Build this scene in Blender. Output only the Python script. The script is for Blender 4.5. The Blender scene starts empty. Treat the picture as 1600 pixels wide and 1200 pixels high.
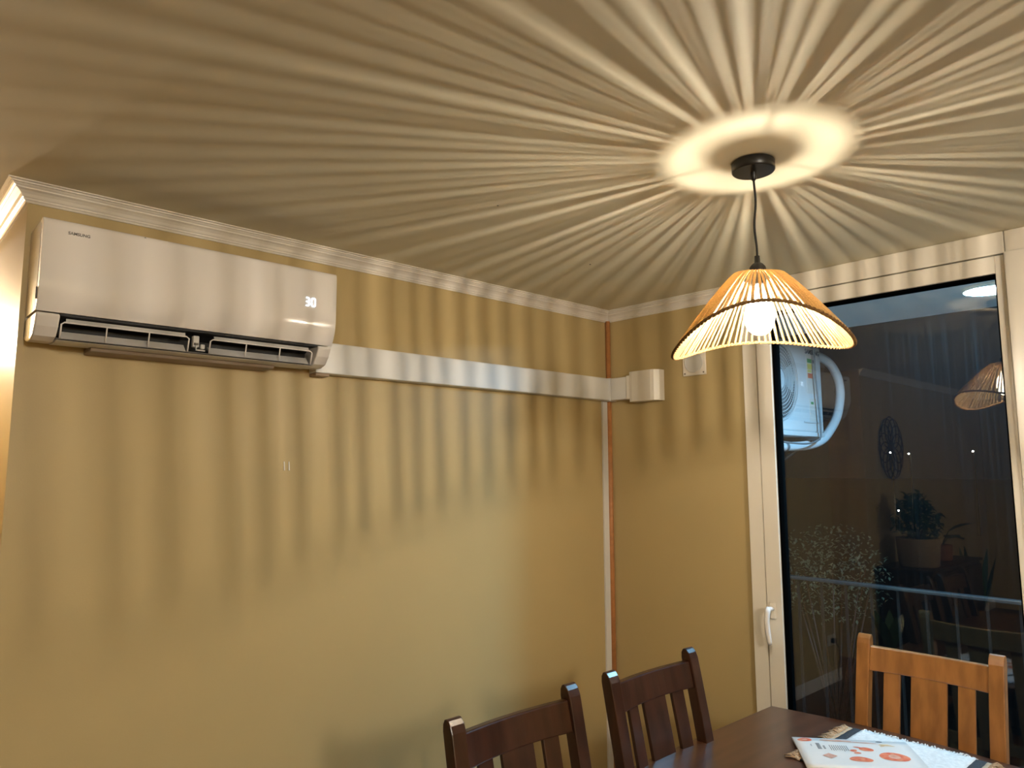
import bpy, bmesh, math, random
from mathutils import Vector, Matrix
random.seed(7)
SC = bpy.context.scene
COL = SC.collection
PI = math.pi

# ------------------------------------------------------------------ camera
CZ = 1.65
cam = bpy.data.cameras.new('camera')
cam.sensor_width = 36.0
cam.lens = 1124.13 / 1600 * 36.0
cam.clip_start = 0.02
cam.clip_end = 300
co = bpy.data.objects.new('camera', cam)
COL.objects.link(co)
yaw, pit, rol = math.radians(47.2979), math.radians(6.6958), math.radians(-0.1515)
f_ = Vector((math.cos(yaw) * math.cos(pit), math.sin(yaw) * math.cos(pit), math.sin(pit)))
r_ = Vector((math.sin(yaw), -math.cos(yaw), 0))
u_ = r_.cross(f_)
r2 = math.cos(rol) * r_ + math.sin(rol) * u_
u2 = -math.sin(rol) * r_ + math.cos(rol) * u_
co.matrix_world = Matrix(((r2.x, u2.x, -f_.x, 0), (r2.y, u2.y, -f_.y, 0), (r2.z, u2.z, -f_.z, CZ), (0, 0, 0, 1)))
SC.camera = co

# ------------------------------------------------------------------ world, exposure
w = bpy.data.worlds.new('night')
SC.world = w
w.use_nodes = True
w.node_tree.nodes['Background'].inputs['Color'].default_value = (0.35, 0.45, 0.75, 1)
w.node_tree.nodes['Background'].inputs['Strength'].default_value = 0.0025
SC.view_settings.view_transform = 'Standard'
SC.view_settings.look = 'None'
SC.view_settings.gamma = 1
SC.view_settings.use_curve_mapping = False
SC.view_settings.exposure = 1.27
FIL_R = .003
BULB_L, BULB_C = 5700.0, (1.0, 0.875, 0.705)
HALL_W, HALL_C = 42.0, (1.0, 0.86, 0.66)
ROOM_W, ROOM_C = 72.0, (1.0, 0.95, 0.85)
PORCH_E, PORCH_C = 320.0, (0.28, 0.66, 1.0)

# ------------------------------------------------------------------ materials
MATS = {}
def mat(name, col, rough=0.5, metal=0.0, spec=0.5, var=0.0, vscale=8.0, bump=0.0, bscale=60.0,
        stretch=None, emis=None, estr=0.0, coat=0.0, trans=0.0, col2=None, wave=None):
    m = bpy.data.materials.new(name)
    m.use_nodes = True
    nt = m.node_tree
    N, L = nt.nodes, nt.links
    b = N['Principled BSDF']
    b.inputs['Base Color'].default_value = (*col, 1)
    b.inputs['Roughness'].default_value = rough
    b.inputs['Metallic'].default_value = metal
    b.inputs['Specular IOR Level'].default_value = spec
    b.inputs['Coat Weight'].default_value = coat
    b.inputs['Coat Roughness'].default_value = 0.12
    tc = N.new('ShaderNodeTexCoord')
    mp = N.new('ShaderNodeMapping')
    L.new(tc.outputs['Object'], mp.inputs[0])
    if stretch:
        mp.inputs['Scale'].default_value = stretch
    if var > 0 or col2:
        n = N.new('ShaderNodeTexNoise')
        n.inputs['Scale'].default_value = vscale
        n.inputs['Detail'].default_value = 5
        L.new(mp.outputs[0], n.inputs['Vector'])
        cr = N.new('ShaderNodeValToRGB')
        c2 = col2 or tuple(c * (1 - var) for c in col)
        cr.color_ramp.elements[0].position = 0.35
        cr.color_ramp.elements[1].position = 0.65
        cr.color_ramp.elements[0].color = (*c2, 1)
        cr.color_ramp.elements[1].color = (*col, 1)
        L.new(n.outputs['Fac'], cr.inputs[0])
        L.new(cr.outputs[0], b.inputs['Base Color'])
    if bump > 0:
        n2 = N.new('ShaderNodeTexNoise')
        n2.inputs['Scale'].default_value = bscale
        n2.inputs['Detail'].default_value = 3
        L.new(mp.outputs[0], n2.inputs['Vector'])
        bp = N.new('ShaderNodeBump')
        bp.inputs['Strength'].default_value = bump
        bp.inputs['Distance'].default_value = 0.002
        L.new(n2.outputs['Fac'], bp.inputs['Height'])
        L.new(bp.outputs[0], b.inputs['Normal'])
    if emis:
        b.inputs['Emission Color'].default_value = (*emis, 1)
        b.inputs['Emission Strength'].default_value = estr
    if trans > 0:
        t = N.new('ShaderNodeBsdfTranslucent')
        t.inputs['Color'].default_value = (*[min(1, c * 1.1) for c in col], 1)
        mx = N.new('ShaderNodeMixShader')
        mx.inputs[0].default_value = trans
        L.new(b.outputs[0], mx.inputs[1])
        L.new(t.outputs[0], mx.inputs[2])
        L.new(mx.outputs[0], N['Material Output'].inputs['Surface'])
    MATS[name] = m
    return m

M_wall = mat('wall_paint', (0.505, 0.385, 0.185), 0.42, spec=0.35, var=0.03, vscale=2.5, bump=0.10, bscale=180)
M_ceil = mat('ceiling_paint', (0.73, 0.68, 0.52), 0.6, spec=0.3, var=0.03, vscale=2, bump=0.08, bscale=160)
M_white = mat('white_gloss_paint', (0.80, 0.75, 0.68), 0.35, bump=0.05, bscale=90)
M_upvc = mat('white_upvc', (0.82, 0.76, 0.66), 0.3, var=0.02)
M_acw = mat('white_glossy_plastic', (0.84, 0.80, 0.77), 0.16, spec=0.5, coat=0.3)
M_acside = mat('white_side_plastic', (0.74, 0.70, 0.66), 0.33)
M_acg = mat('grey_white_plastic', (0.62, 0.60, 0.58), 0.35)
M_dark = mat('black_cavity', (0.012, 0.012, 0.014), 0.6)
M_duct = mat('white_pvc_duct', (0.72, 0.70, 0.66), 0.35)
M_brownbead = mat('corner_bead_terracotta', (0.50, 0.21, 0.07), 0.5, var=0.2, vscale=30)
M_black = mat('black_metal', (0.013, 0.012, 0.012), 0.35)
M_cord = mat('black_cord', (0.01, 0.01, 0.01), 0.5)
M_socket = mat('black_socket_plastic', (0.02, 0.018, 0.018), 0.45)
M_rope = mat('jute_rope', (0.70, 0.50, 0.25), 0.85, spec=0.15, var=0.4, vscale=260, bump=0.9, bscale=420, trans=0.3)
M_rimrope = mat('jute_rim', (0.30, 0.17, 0.07), 0.9, spec=0.1, var=0.4, vscale=300, bump=0.9, bscale=400)
M_dwood = mat('dark_walnut_stain', (0.045, 0.015, 0.008), 0.28, var=0.45, vscale=5, stretch=(6, 6, 0.7), coat=0.1)
M_table = mat('walnut_table_finish', (0.095, 0.036, 0.017), 0.30, var=0.35, vscale=4, stretch=(0.8, 7, 2), coat=0.2)
M_owood = mat('honey_stain_wood', (0.36, 0.155, 0.045), 0.34, var=0.35, vscale=5, stretch=(6, 6, 0.7), coat=0.2)
M_floor = mat('wood_floor', (0.13, 0.06, 0.028), 0.35, var=0.4, vscale=3, stretch=(0.7, 6, 1))
M_outwall = mat('outside_render', (0.28, 0.27, 0.26), 0.9, bump=0.4, bscale=80)
M_balc = mat('balcony_soffit', (0.72, 0.76, 0.80), 0.7, bump=0.1)
M_unit = mat('outdoor_unit_enamel', (0.78, 0.80, 0.82), 0.35)
M_unitg = mat('grey_grille_plastic', (0.62, 0.64, 0.66), 0.4)
M_hose = mat('white_wrapped_pipe', (0.75, 0.78, 0.82), 0.5, bump=0.5, bscale=30)
M_rail = mat('rail_metal', (0.16, 0.17, 0.18), 0.25, metal=0.8)
M_gasket = mat('black_gasket', (0.002, 0.002, 0.002), 1.0, spec=0.0)
M_print_txt = mat('print_grey', (0.16, 0.15, 0.15), 0.7)
M_logo = mat('logo_grey', (0.10, 0.09, 0.09), 0.5)
M_logo_out = mat('logo_navy', (0.06, 0.09, 0.16), 0.5)
M_paper = mat('magazine_paper', (0.80, 0.76, 0.72), 0.30, var=0.02)
M_page = mat('paper_edges', (0.7, 0.65, 0.55), 0.8)
M_red = mat('print_red', (0.72, 0.10, 0.04), 0.35, col2=(0.80, 0.30, 0.16), vscale=60)
M_pink = mat('print_pink', (0.75, 0.45, 0.34), 0.35, col2=(0.60, 0.28, 0.2), vscale=60)
M_tan = mat('print_tan', (0.66, 0.42, 0.2), 0.35, col2=(0.75, 0.6, 0.4), vscale=60)
M_cotton = mat('white_cotton', (0.80, 0.78, 0.76), 0.95, bump=1.0, bscale=260, var=0.15, vscale=90)
M_charc = mat('charcoal_cotton', (0.045, 0.05, 0.06), 0.95, bump=1.0, bscale=260, var=0.4, vscale=200)
M_beige = mat('beige_cotton', (0.55, 0.38, 0.24), 0.95, bump=1.0, bscale=260, var=0.2, vscale=90)
M_led = mat('led_digits', (0.8, 0.9, 1), 0.5, emis=(0.75, 0.88, 1.0), estr=1.6)
M_porch = mat('porch_led_diffuser', (0.8, 0.9, 1), 0.5, emis=PORCH_C, estr=PORCH_E)
M_star = mat('far_lamp_glow', (1, 1, 1), 0.5, emis=(1.0, 0.9, 0.75), estr=40)
M_leaf = mat('dark_leaf', (0.035, 0.075, 0.022), 0.4, col2=(0.06, 0.12, 0.04), vscale=12)
M_leaf_out = mat('outdoor_leaf', (0.12, 0.20, 0.14), 0.5, col2=(0.2, 0.26, 0.2), vscale=9)
M_wicker = mat('wicker', (0.42, 0.30, 0.18), 0.8, var=0.5, vscale=120, bump=0.8, bscale=150)
M_soil = mat('soil', (0.03, 0.02, 0.012), 0.95, bump=1, bscale=90)
M_terra = mat('clay_pot', (0.30, 0.12, 0.06), 0.8)
M_cab = mat('dark_cabinet', (0.045, 0.018, 0.010), 0.35, var=0.4, vscale=4, stretch=(1, 6, 6))
M_laserwood = mat('dark_cut_wood', (0.09, 0.03, 0.015), 0.6)
M_screw = mat('steel_screw', (0.25, 0.22, 0.18), 0.4, metal=0.7)
M_green = mat('label_green', (0.05, 0.35, 0.12), 0.5)
M_yel = mat('label_yellow', (0.75, 0.68, 0.20), 0.5)
M_blue = mat('label_blue', (0.10, 0.12, 0.45), 0.5)
M_lamp_em = mat('ceiling_lamp_diffuser', (1, 0.95, 0.85), 0.5, emis=ROOM_C, estr=6)
M_cable_tie = mat('cable_grey', (0.18, 0.20, 0.22), 0.5)

def glass_mat(name, base, streaks):
    m = bpy.data.materials.new(name)
    m.use_nodes = True
    N, L = m.node_tree.nodes, m.node_tree.links
    N.clear()
    out = N.new('ShaderNodeOutputMaterial')
    tr = N.new('ShaderNodeBsdfTransparent')
    gl = N.new('ShaderNodeBsdfGlossy')
    gl.inputs['Roughness'].default_value = 0.0
    lw = N.new('ShaderNodeLayerWeight')
    lw.inputs['Blend'].default_value = 0.5
    p = N.new('ShaderNodeMath'); p.operation = 'POWER'; p.inputs[1].default_value = 5
    ma = N.new('ShaderNodeMath'); ma.operation = 'MULTIPLY_ADD'; ma.inputs[1].default_value = 0.9; ma.inputs[2].default_value = base
    L.new(lw.outputs['Facing'], p.inputs[0]); L.new(p.outputs[0], ma.inputs[0])
    mx = N.new('ShaderNodeMixShader')
    L.new(ma.outputs[0], mx.inputs[0]); L.new(tr.outputs[0], mx.inputs[1]); L.new(gl.outputs[0], mx.inputs[2])
    last = mx
    if streaks:
        tc = N.new('ShaderNodeTexCoord'); mp = N.new('ShaderNodeMapping')
        mp.inputs['Scale'].default_value = (1, 60, 0.7)
        L.new(tc.outputs['Object'], mp.inputs[0])
        n = N.new('ShaderNodeTexNoise'); n.inputs['Scale'].default_value = 1.6; n.inputs['Detail'].default_value = 4
        L.new(mp.outputs[0], n.inputs['Vector'])
        cr = N.new('ShaderNodeValToRGB')
        cr.color_ramp.elements[0].position = 0.5; cr.color_ramp.elements[0].color = (0.002, 0.002, 0.002, 1)
        cr.color_ramp.elements[1].position = 0.8; cr.color_ramp.elements[1].color = (streaks, streaks, streaks, 1)
        L.new(n.outputs['Fac'], cr.inputs[0])
        d = N.new('ShaderNodeBsdfTranslucent'); d.inputs['Color'].default_value = (0.8, 0.8, 0.8, 1)
        mx2 = N.new('ShaderNodeMixShader')
        L.new(cr.outputs[0], mx2.inputs[0]); L.new(mx.outputs[0], mx2.inputs[1]); L.new(d.outputs[0], mx2.inputs[2])
        last = mx2
    L.new(last.outputs[0], out.inputs['Surface'])
    return m
M_glass = glass_mat('window_glass', 0.085, 0.005)

def bulb_mat():
    m = bpy.data.materials.new('frosted_bulb')
    m.use_nodes = True
    N, L = m.node_tree.nodes, m.node_tree.links
    N.clear()
    out = N.new('ShaderNodeOutputMaterial')
    tr = N.new('ShaderNodeBsdfTransparent')
    em = N.new('ShaderNodeEmission'); em.inputs['Color'].default_value = (1, 0.86, 0.62, 1); em.inputs['Strength'].default_value = 7
    ad = N.new('ShaderNodeAddShader')
    L.new(tr.outputs[0], ad.inputs[0]); L.new(em.outputs[0], ad.inputs[1]); L.new(ad.outputs[0], out.inputs['Surface'])
    return m
M_bulb = bulb_mat()

# ------------------------------------------------------------------ mesh helpers
def new():
    return bmesh.new()
def box(bm, x0, y0, z0, x1, y1, z1, bev=0.0, seg=2, mtx=None):
    t = bmesh.new()
    bmesh.ops.create_cube(t, size=1)
    for v in t.verts:
        v.co = Vector(((x0 + x1) / 2 + v.co.x * (x1 - x0), (y0 + y1) / 2 + v.co.y * (y1 - y0), (z0 + z1) / 2 + v.co.z * (z1 - z0)))
    if bev > 0:
        bmesh.ops.bevel(t, geom=t.edges[:], offset=bev, segments=seg, profile=0.5, affect='EDGES')
    if mtx:
        t.transform(mtx)
    merge(bm, t)
    return bm
def merge(bm, t):
    vm = [bm.verts.new(v.co) for v in t.verts]
    for f in t.faces:
        try:
            nf = bm.faces.new([vm[v.index] for v in f.verts])
            nf.smooth = f.smooth
        except ValueError:
            pass
    t.free()
def _idx(t):
    t.verts.index_update()
_old = merge
def merge(bm, t):
    t.verts.index_update()
    _old(bm, t)
def tube(bm, pts, r, n=8, closed=False, smooth=True, cap=True):
    """tube along points; r a number or a list"""
    pts = [Vector(p) for p in pts]
    k = len(pts)
    rings = []
    up = None
    for i, p in enumerate(pts):
        if closed:
            d = pts[(i + 1) % k] - pts[(i - 1) % k]
        else:
            d = pts[min(i + 1, k - 1)] - pts[max(i - 1, 0)]
        d.normalize()
        if up is None:
            up = Vector((0, 0, 1)) if abs(d.z) < 0.9 else Vector((1, 0, 0))
        s = d.cross(up).normalized()
        up = s.cross(d).normalized()
        rr = r[i] if isinstance(r, (list, tuple)) else r
        rings.append([bm.verts.new(p + s * math.cos(2 * PI * j / n) * rr + up * math.sin(2 * PI * j / n) * rr) for j in range(n)])
    m = k if closed else k - 1
    for i in range(m):
        a, b = rings[i], rings[(i + 1) % k]
        for j in range(n):
            f = bm.faces.new((a[j], a[(j + 1) % n], b[(j + 1) % n], b[j]))
            f.smooth = smooth
    if not closed and cap:
        bm.faces.new(rings[0][::-1]); bm.faces.new(rings[-1])
    return bm
def lathe(bm, prof, c=(0, 0, 0), n=32, smooth=True, mtx=None):
    """prof = [(r, z)...] about z"""
    t = bmesh.new()
    rings = []
    for r, z in prof:
        if r < 1e-6:
            rings.append([t.verts.new((0, 0, z))])
        else:
            rings.append([t.verts.new((r * math.cos(2 * PI * j / n), r * math.sin(2 * PI * j / n), z)) for j in range(n)])
    for a, b in zip(rings, rings[1:]):
        for j in range(n):
            q = []
            q.append(a[j % len(a)])
            if len(a) > 1: q.append(a[(j + 1) % n])
            if len(b) > 1: q.append(b[(j + 1) % n])
            q.append(b[j % len(b)])
            if len(set(q)) >= 3:
                f = t.faces.new(q); f.smooth = smooth
    if mtx: t.transform(mtx)
    for v in t.verts: v.co += Vector(c)
    merge(bm, t)
    return bm
def prism(bm, poly, axis, a, b, smooth=False, mtx=None):
    """extrude a 2-D polygon along an axis from a to b. axis 'x': poly=(y,z); 'y': (x,z); 'z': (x,y)"""
    def P(p, s):
        return {'x': (s, p[0], p[1]), 'y': (p[0], s, p[1]), 'z': (p[0], p[1], s)}[axis]
    t = bmesh.new()
    A = [t.verts.new(P(p, a)) for p in poly]
    B = [t.verts.new(P(p, b)) for p in poly]
    n = len(poly)
    for i in range(n):
        f = t.faces.new((A[i], A[(i + 1) % n], B[(i + 1) % n], B[i])); f.smooth = smooth
    t.faces.new(A[::-1]); t.faces.new(B)
    bmesh.ops.recalc_face_normals(t, faces=t.faces[:])
    if mtx: t.transform(mtx)
    merge(bm, t)
    return bm
def obj(name, bm, m, parent=None, recalc=True, bevel=0.0):
    if recalc:
        bmesh.ops.recalc_face_normals(bm, faces=bm.faces[:])
    me = bpy.data.meshes.new(name)
    bm.to_mesh(me); bm.free()
    me.materials.append(m)
    o = bpy.data.objects.new(name, me)
    COL.objects.link(o)
    if parent:
        o.parent = parent
    if bevel:
        md = o.modifiers.new('bevel', 'BEVEL'); md.width = bevel; md.segments = 2; md.limit_method = 'ANGLE'; md.angle_limit = 0.6
    return o
def tag(o, label=None, cat=None, group=None, kind=None):
    if label: o['label'] = label
    if cat: o['category'] = cat
    if group: o['group'] = group
    if kind: o['kind'] = kind
    return o
def thing(name, label, cat, loc=(0, 0, 0), rz=0, group=None, kind=None):
    o = bpy.data.objects.new(name, None)
    o.empty_display_size = 0.05
    COL.objects.link(o)
    o.location = loc
    o.rotation_euler = (0, 0, rz)
    tag(o, label, cat, group, kind)
    return o
def sobj(name, bm, m, label, cat, parent=None, bevel=0):
    o = obj(name, bm, m, parent, bevel=bevel)
    tag(o, label, cat, kind='structure')
    return o
def text_bm(s, size, mtx, depth=0.0006):
    cu = bpy.data.curves.new('t', 'FONT')
    cu.body = s; cu.size = size; cu.extrude = depth; cu.align_x = 'LEFT'; cu.offset = size * 0.012
    o = bpy.data.objects.new('t', cu)
    COL.objects.link(o)
    dg = bpy.context.evaluated_depsgraph_get()
    me = bpy.data.meshes.new_from_object(o.evaluated_get(dg))
    bm = bmesh.new(); bm.from_mesh(me)
    bm.transform(mtx)
    bpy.data.objects.remove(o); bpy.data.curves.remove(cu); bpy.data.meshes.remove(me)
    return bm

# ------------------------------------------------------------------ room dimensions
H = 2.52
AY = 2.577          # air-conditioner wall
WX = 3.113          # window wall
XL = 0.353          # outer corner beside the hall
HX = -0.35          # far side of the hall opening
LX = -3.9
BY = -2.6

# ------------------------------------------------------------------ setting
bm = new(); box(bm, LX - .15, BY - .15, -.12, WX + .15, 5.75, 0)
sobj('floor', bm, M_floor, 'dark wooden floor of the dining room', 'floor')
bm = new(); box(bm, LX - .15, BY - .15, H, WX + .15, 5.75, H + .15)
sobj('ceiling', bm, M_ceil, 'beige ceiling covered in radiating lamp shadow stripes', 'ceiling')
bm = new(); box(bm, XL, AY, 0, WX + .15, AY + .15, H)
sobj('wall_back', bm, M_wall, 'mustard yellow wall carrying the indoor air conditioner', 'wall')
bm = new(); box(bm, XL, AY + .15, 0, XL + .15, 5.6, H)
sobj('wall_hall_right', bm, M_wall, 'brightly lit side of the wall turning into the hall at far left', 'wall')
bm = new(); box(bm, LX, AY, 0, HX, AY + .15, H)
sobj('wall_back_left', bm, M_wall, 'yellow wall behind the plants, seen mirrored in the window glass', 'wall')
bm = new(); box(bm, HX - .15, AY + .15, 0, HX, 5.6, H)
sobj('wall_hall_left', bm, M_wall, 'left side wall of the hall, outside the picture', 'wall')
bm = new(); box(bm, HX - .15, 5.6, 0, XL + .15, 5.75, H)
sobj('wall_hall_end', bm, M_wall, 'end wall of the hall, outside the picture', 'wall')
bm = new(); box(bm, LX - .15, BY, 0, LX, AY + .15, H)
sobj('wall_left', bm, M_wall, 'yellow wall opposite the window, outside the picture', 'wall')
bm = new(); box(bm, LX - .15, BY - .15, 0, WX + .15, BY, H)
sobj('wall_front', bm, M_wall, 'yellow wall behind the camera, outside the picture', 'wall')
FY = 1.735          # left edge of the window frame
RY = -0.62          # right edge of the second window
bm = new(); box(bm, WX, FY, 0, WX + .15, AY, H)
sobj('wall_right', bm, M_wall, 'mustard yellow wall between the room corner and the window', 'wall')
bm = new(); box(bm, WX, BY, 0, WX + .15, RY, H)
sobj('wall_right_front', bm, M_wall, 'yellow wall right of the windows, outside the picture', 'wall')

# crown moulding, mitred at the corners
CR = [(0, -.055), (.006, -.055), (.009, -.050), (.013, -.047), (.013, -.043), (.017, -.040), (.022, -.032), (.030, -.025),
      (.038, -.021), (.038, -.017), (.043, -.014), (.047, -.010), (.052, -.009), (.052, -.005), (.061, -.003), (.061, 0), (0, 0)]
def crown(name, a, b, da, db, label):
    bm = new()
    ra = [bm.verts.new((a[0] + d * da[0], a[1] + d * da[1], H + z)) for d, z in CR]
    rb = [bm.verts.new((b[0] + d * db[0], b[1] + d * db[1], H + z)) for d, z in CR]
    n = len(CR)
    for i in range(n):
        bm.faces.new((ra[i], ra[(i + 1) % n], rb[(i + 1) % n], rb[i]))
    bm.faces.new(ra); bm.faces.new(rb[::-1])
    sobj(name, bm, M_white, label, 'trim')
crown('trim_1', (XL, 5.6), (XL, AY), (-1, 0), (-1, -1), 'white crown moulding turning into the hall at far left')
crown('trim_2', (XL, AY), (WX, AY), (-1, -1), (-1, -1), 'white crown moulding above the air conditioner')
crown('trim_3', (WX, AY), (WX, FY), (-1, -1), (-1, 0), 'white crown moulding from the corner to the window frame')
crown('trim_4', (LX, AY), (HX, AY), (1, -1), (1, -1), 'white crown moulding on the wall behind the plants')
crown('trim_5', (LX, BY), (LX, AY), (1, 0), (1, -1), 'white crown moulding opposite the window, outside the picture')
# baseboards
bm = new(); box(bm, XL, AY - .014, 0, WX, AY, .09, .004)
sobj('baseboard_back', bm, M_white, 'white baseboard under the air conditioner wall', 'baseboard')
bm = new(); box(bm, LX, AY - .014, 0, HX, AY, .09, .004)
sobj('baseboard_back_left', bm, M_white, 'white baseboard behind the plants', 'baseboard')
bm = new(); box(bm, WX - .014, FY, 0, WX, AY - .014, .09, .004)
sobj('baseboard_right', bm, M_white, 'white baseboard between corner and window', 'baseboard')
# corner bead (round terracotta strip) and white cable cover beside it
bm = new()
tube(bm, [(WX - .012, AY - .012, .09), (WX - .012, AY - .012, H - .05)], .014, 12)
sobj('trim_6', bm, M_brownbead, 'terracotta coloured round bead running down the room corner', 'trim')
bm = new(); box(bm, WX - .066, AY - .012, .09, WX - .026, AY, 2.017, .002)
tag(obj('cable_cover', bm, M_duct), 'narrow vertical white cable cover running down beside the corner', 'cable cover')

# ------------------------------------------------------------------ windows
FX = WX - .028      # face of the fixed frame
SX = WX - .036      # face of the sash, a little proud
W1 = thing('window_1', 'tall white framed glass balcony door with a lever handle', 'window', (WX, 0, 0), kind='structure')
def part(name, m, parent, x0, y0, z0, x1, y1, z1, bev=.003, label=None):
    bm = new(); box(bm, x0 - parent.location.x, y0 - parent.location.y, z0 - parent.location.z,
                    x1 - parent.location.x, y1 - parent.location.y, z1 - parent.location.z, bev)
    o = obj(name, bm, m, parent)
    if label: o['label'] = label
    return o
OX = WX + .034
MY = .665
part('header_board', M_upvc, W1, FX, MY - .002, 2.436, OX, FY, H - .001)
part('frame_jamb', M_upvc, W1, FX, 1.665, 0, OX, FY, 2.434)
part('frame_sill', M_upvc, W1, FX, MY, 0.0, OX, 1.664, .06)
part('sash_stile', M_upvc, W1, SX, 1.588, .062, OX - .005, 1.659, 2.429)
part('sash_stile', M_upvc, W1, SX, MY, .062, OX - .005, MY + .03, 2.429)
part('sash_rail', M_upvc, W1, SX, MY + .03, 2.363, OX - .005, 1.588, 2.429)
part('sash_rail', M_upvc, W1, SX, MY + .03, .062, OX - .005, 1.588, .17)
bm = new()
g0, g1, gz0, gz1 = MY + .03, 1.588, .17, 2.363
for (a, b, c, d) in ((g0, gz1 - .009, g1, gz1), (g0, gz0, g1, gz0 + .006), (g1 - .009, gz0, g1, gz1), (g0, gz0, g0 + .006, gz1)):
    box(bm, SX + .012 - WX, a, b, OX - .002 - WX, c, d)
obj('gasket', bm, M_gasket, W1)
part('glass_pane', M_glass, W1, WX + .003, g0, gz0, WX + .009, g1, gz1, 0)
# inner handle
bm = new()
box(bm, SX - .010 - WX, 1.614, .985, SX - WX, 1.644, 1.058, .006, 3)
hd = obj('handle_plate', bm, M_upvc, W1)
bm = new()
tube(bm, [(SX - WX - .008, 1.629, 1.032), (SX - WX - .048, 1.629, 1.032)], .0095, 12)
tube(bm, [(SX - WX - .040, 1.629, 1.040), (SX - WX - .050, 1.632, 1.020), (SX - WX - .052, 1.636, .985), (SX - WX - .050, 1.634, .94), (SX - WX - .046, 1.630, .895), (SX - WX - .044, 1.629, .882)],
     [.010, .0125, .012, .0115, .0105, .008], 12)
tag(obj('door_handle', bm, M_acw, W1), 'white lever handle turned downwards')
bm = new()
box(bm, OX - WX, 1.625, .88, OX - WX + .045, 1.66, .985, .008, 3)
obj('outer_handle', bm, M_unit, W1)
# wide white mullion and the second window to the right
W2 = thing('window_2', 'second white framed window at the right edge, beyond the wide post', 'window', (WX, 0, 0), kind='structure')
part('mullion', M_upvc, W2, WX - .055, MY - .085, 0, OX, MY - .004, 2.434)
part('header_board', M_upvc, W2, FX, RY, 2.436, OX, MY - .004, H - .001)
part('frame_sill', M_upvc, W2, FX, RY, 0, OX, MY - .087, .06)
part('sash_rail', M_upvc, W2, SX, RY + .07, 2.363, OX - .005, MY - .087, 2.429)
part('sash_rail', M_upvc, W2, SX, RY + .07, .062, OX - .005, MY - .087, .17)
part('frame_jamb', M_upvc, W2, FX, RY, .062, OX, RY + .068, 2.434)
part('glass_pane', M_glass, W2, WX + .003, RY + .07, .17, WX + .009, MY - .09, 2.363, 0)

# ------------------------------------------------------------------ balcony and night outside
bm = new(); box(bm, WX + .15, -1.2, -.15, 4.1, 2.9, -.01)
sobj('floor_balcony', bm, M_outwall, 'balcony floor slab outside the window', 'floor')
bm = new(); box(bm, WX + .06, -1.2, 2.43, 4.075, 2.9, 2.58)
sobj('ceiling_balcony', bm, M_balc, 'pale soffit over the balcony lit blue white by its lamp', 'ceiling')
bm = new(); box(bm, WX + .15, 2.40, -.01, 4.25, 2.55, 2.43)
sobj('wall_balcony', bm, M_outwall, 'outside pier behind the outdoor unit', 'wall')
bm = new(); box(bm, WX + .06, FY, -.01, WX + .15, 2.40, 2.43)
bmesh.ops.translate(bm, verts=bm.verts[:], vec=(.0905, 0, 0))
sobj('wall_outer', bm, M_outwall, 'outer face of the window wall', 'wall')
t = thing('porch_light', 'round blue white ceiling light glowing above the balcony', 'lamp', (3.605, .84, 2.43))
bm = new(); lathe(bm, [(0, 0), (.103, 0), (.103, -.016), (.101, -.018), (.098, -.018), (.097, -.010)], n=40)
obj('rim_ring', bm, M_white, t)
bm = new(); lathe(bm, [(0.0965, -.010), (.0965, -.0135), (0, -.0135)], n=40)
obj('diffuser', bm, M_porch, t)

t = thing('balcony_railing', 'thin metal balcony railing glinting in the dark beyond the glass', 'railing', (4.03, 0, -.01))
bm = new(); box(bm, -.02, -1.1, 1.03, .02, 2.38, 1.05, .006); obj('top_rail', bm, M_rail, t)
bm = new(); box(bm, -.015, -1.1, .10, .015, 2.38, .12, .004); obj('bottom_rail', bm, M_rail, t)
bal = None
y = -1.06
while y < 2.37:
    if bal is None:
        bm = new(); box(bm, -.006, -.006, .12, .006, .006, 1.03); bal = obj('baluster', bm, M_black, t); bal.location = (0, y, 0)
    else:
        c = bal.copy(); COL.objects.link(c); c.parent = t; c.location = (0, y, 0)
    y += .132
bm = new(); box(bm, -.018, -.018, 0, .018, .018, 1.03); p0 = obj('post', bm, M_rail, t); p0.location = (0, -1.1, 0)
for yy in (.2, 2.36):
    c = p0.copy(); COL.objects.link(c); c.parent = t; c.location = (0, yy, 0)

# outdoor unit
U = thing('outdoor_ac_unit', 'white outdoor air conditioner unit with round fan grille beyond the glass', 'air conditioner', (0, 0, 1.80))
ux0, ux1, uy0, uy1, uz0, uz1 = 3.62, 4.475, 1.98, 2.27, .065, .60
bm = new(); box(bm, ux0, uy0, uz0, ux1, uy1, uz1, .012, 3)
obj('casing', bm, M_unit, U)
bm = new(); box(bm, ux0 - .004, uy0 - .006, uz0 - .028, ux1 + .004, uy1, uz0 - .001, .004); obj('base_pan', bm, M_unit, U)
fx, fz, fr = 3.885, .355, .232
rotY = Matrix.Rotation(PI / 2, 4, 'X')      # local z -> -y
def on_front(x, z, off=0):
    return Matrix.Translation((x, uy0 - off, z)) @ Matrix.Rotation(PI / 2, 4, 'X')
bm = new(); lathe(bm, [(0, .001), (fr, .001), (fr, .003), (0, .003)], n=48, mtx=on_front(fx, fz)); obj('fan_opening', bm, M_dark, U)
bm = new()
lathe(bm, [(fr - .004, .002), (fr + .012, .002), (fr + .010, .014), (fr, .018), (fr - .006, .014), (fr - .004, .002)], n=48, mtx=on_front(fx, fz))
obj('grille_rim', bm, M_unit, U)
gr = new()
for k in range(9):
    rr = .072 + k * .0195
    pts = [(fx + rr * math.cos(a), uy0 - .020, fz + rr * math.sin(a)) for a in [2 * PI * i / 40 for i in range(40)]]
    tube(gr, pts, .0018 if k % 2 else .0028, 5, closed=True)
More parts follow.
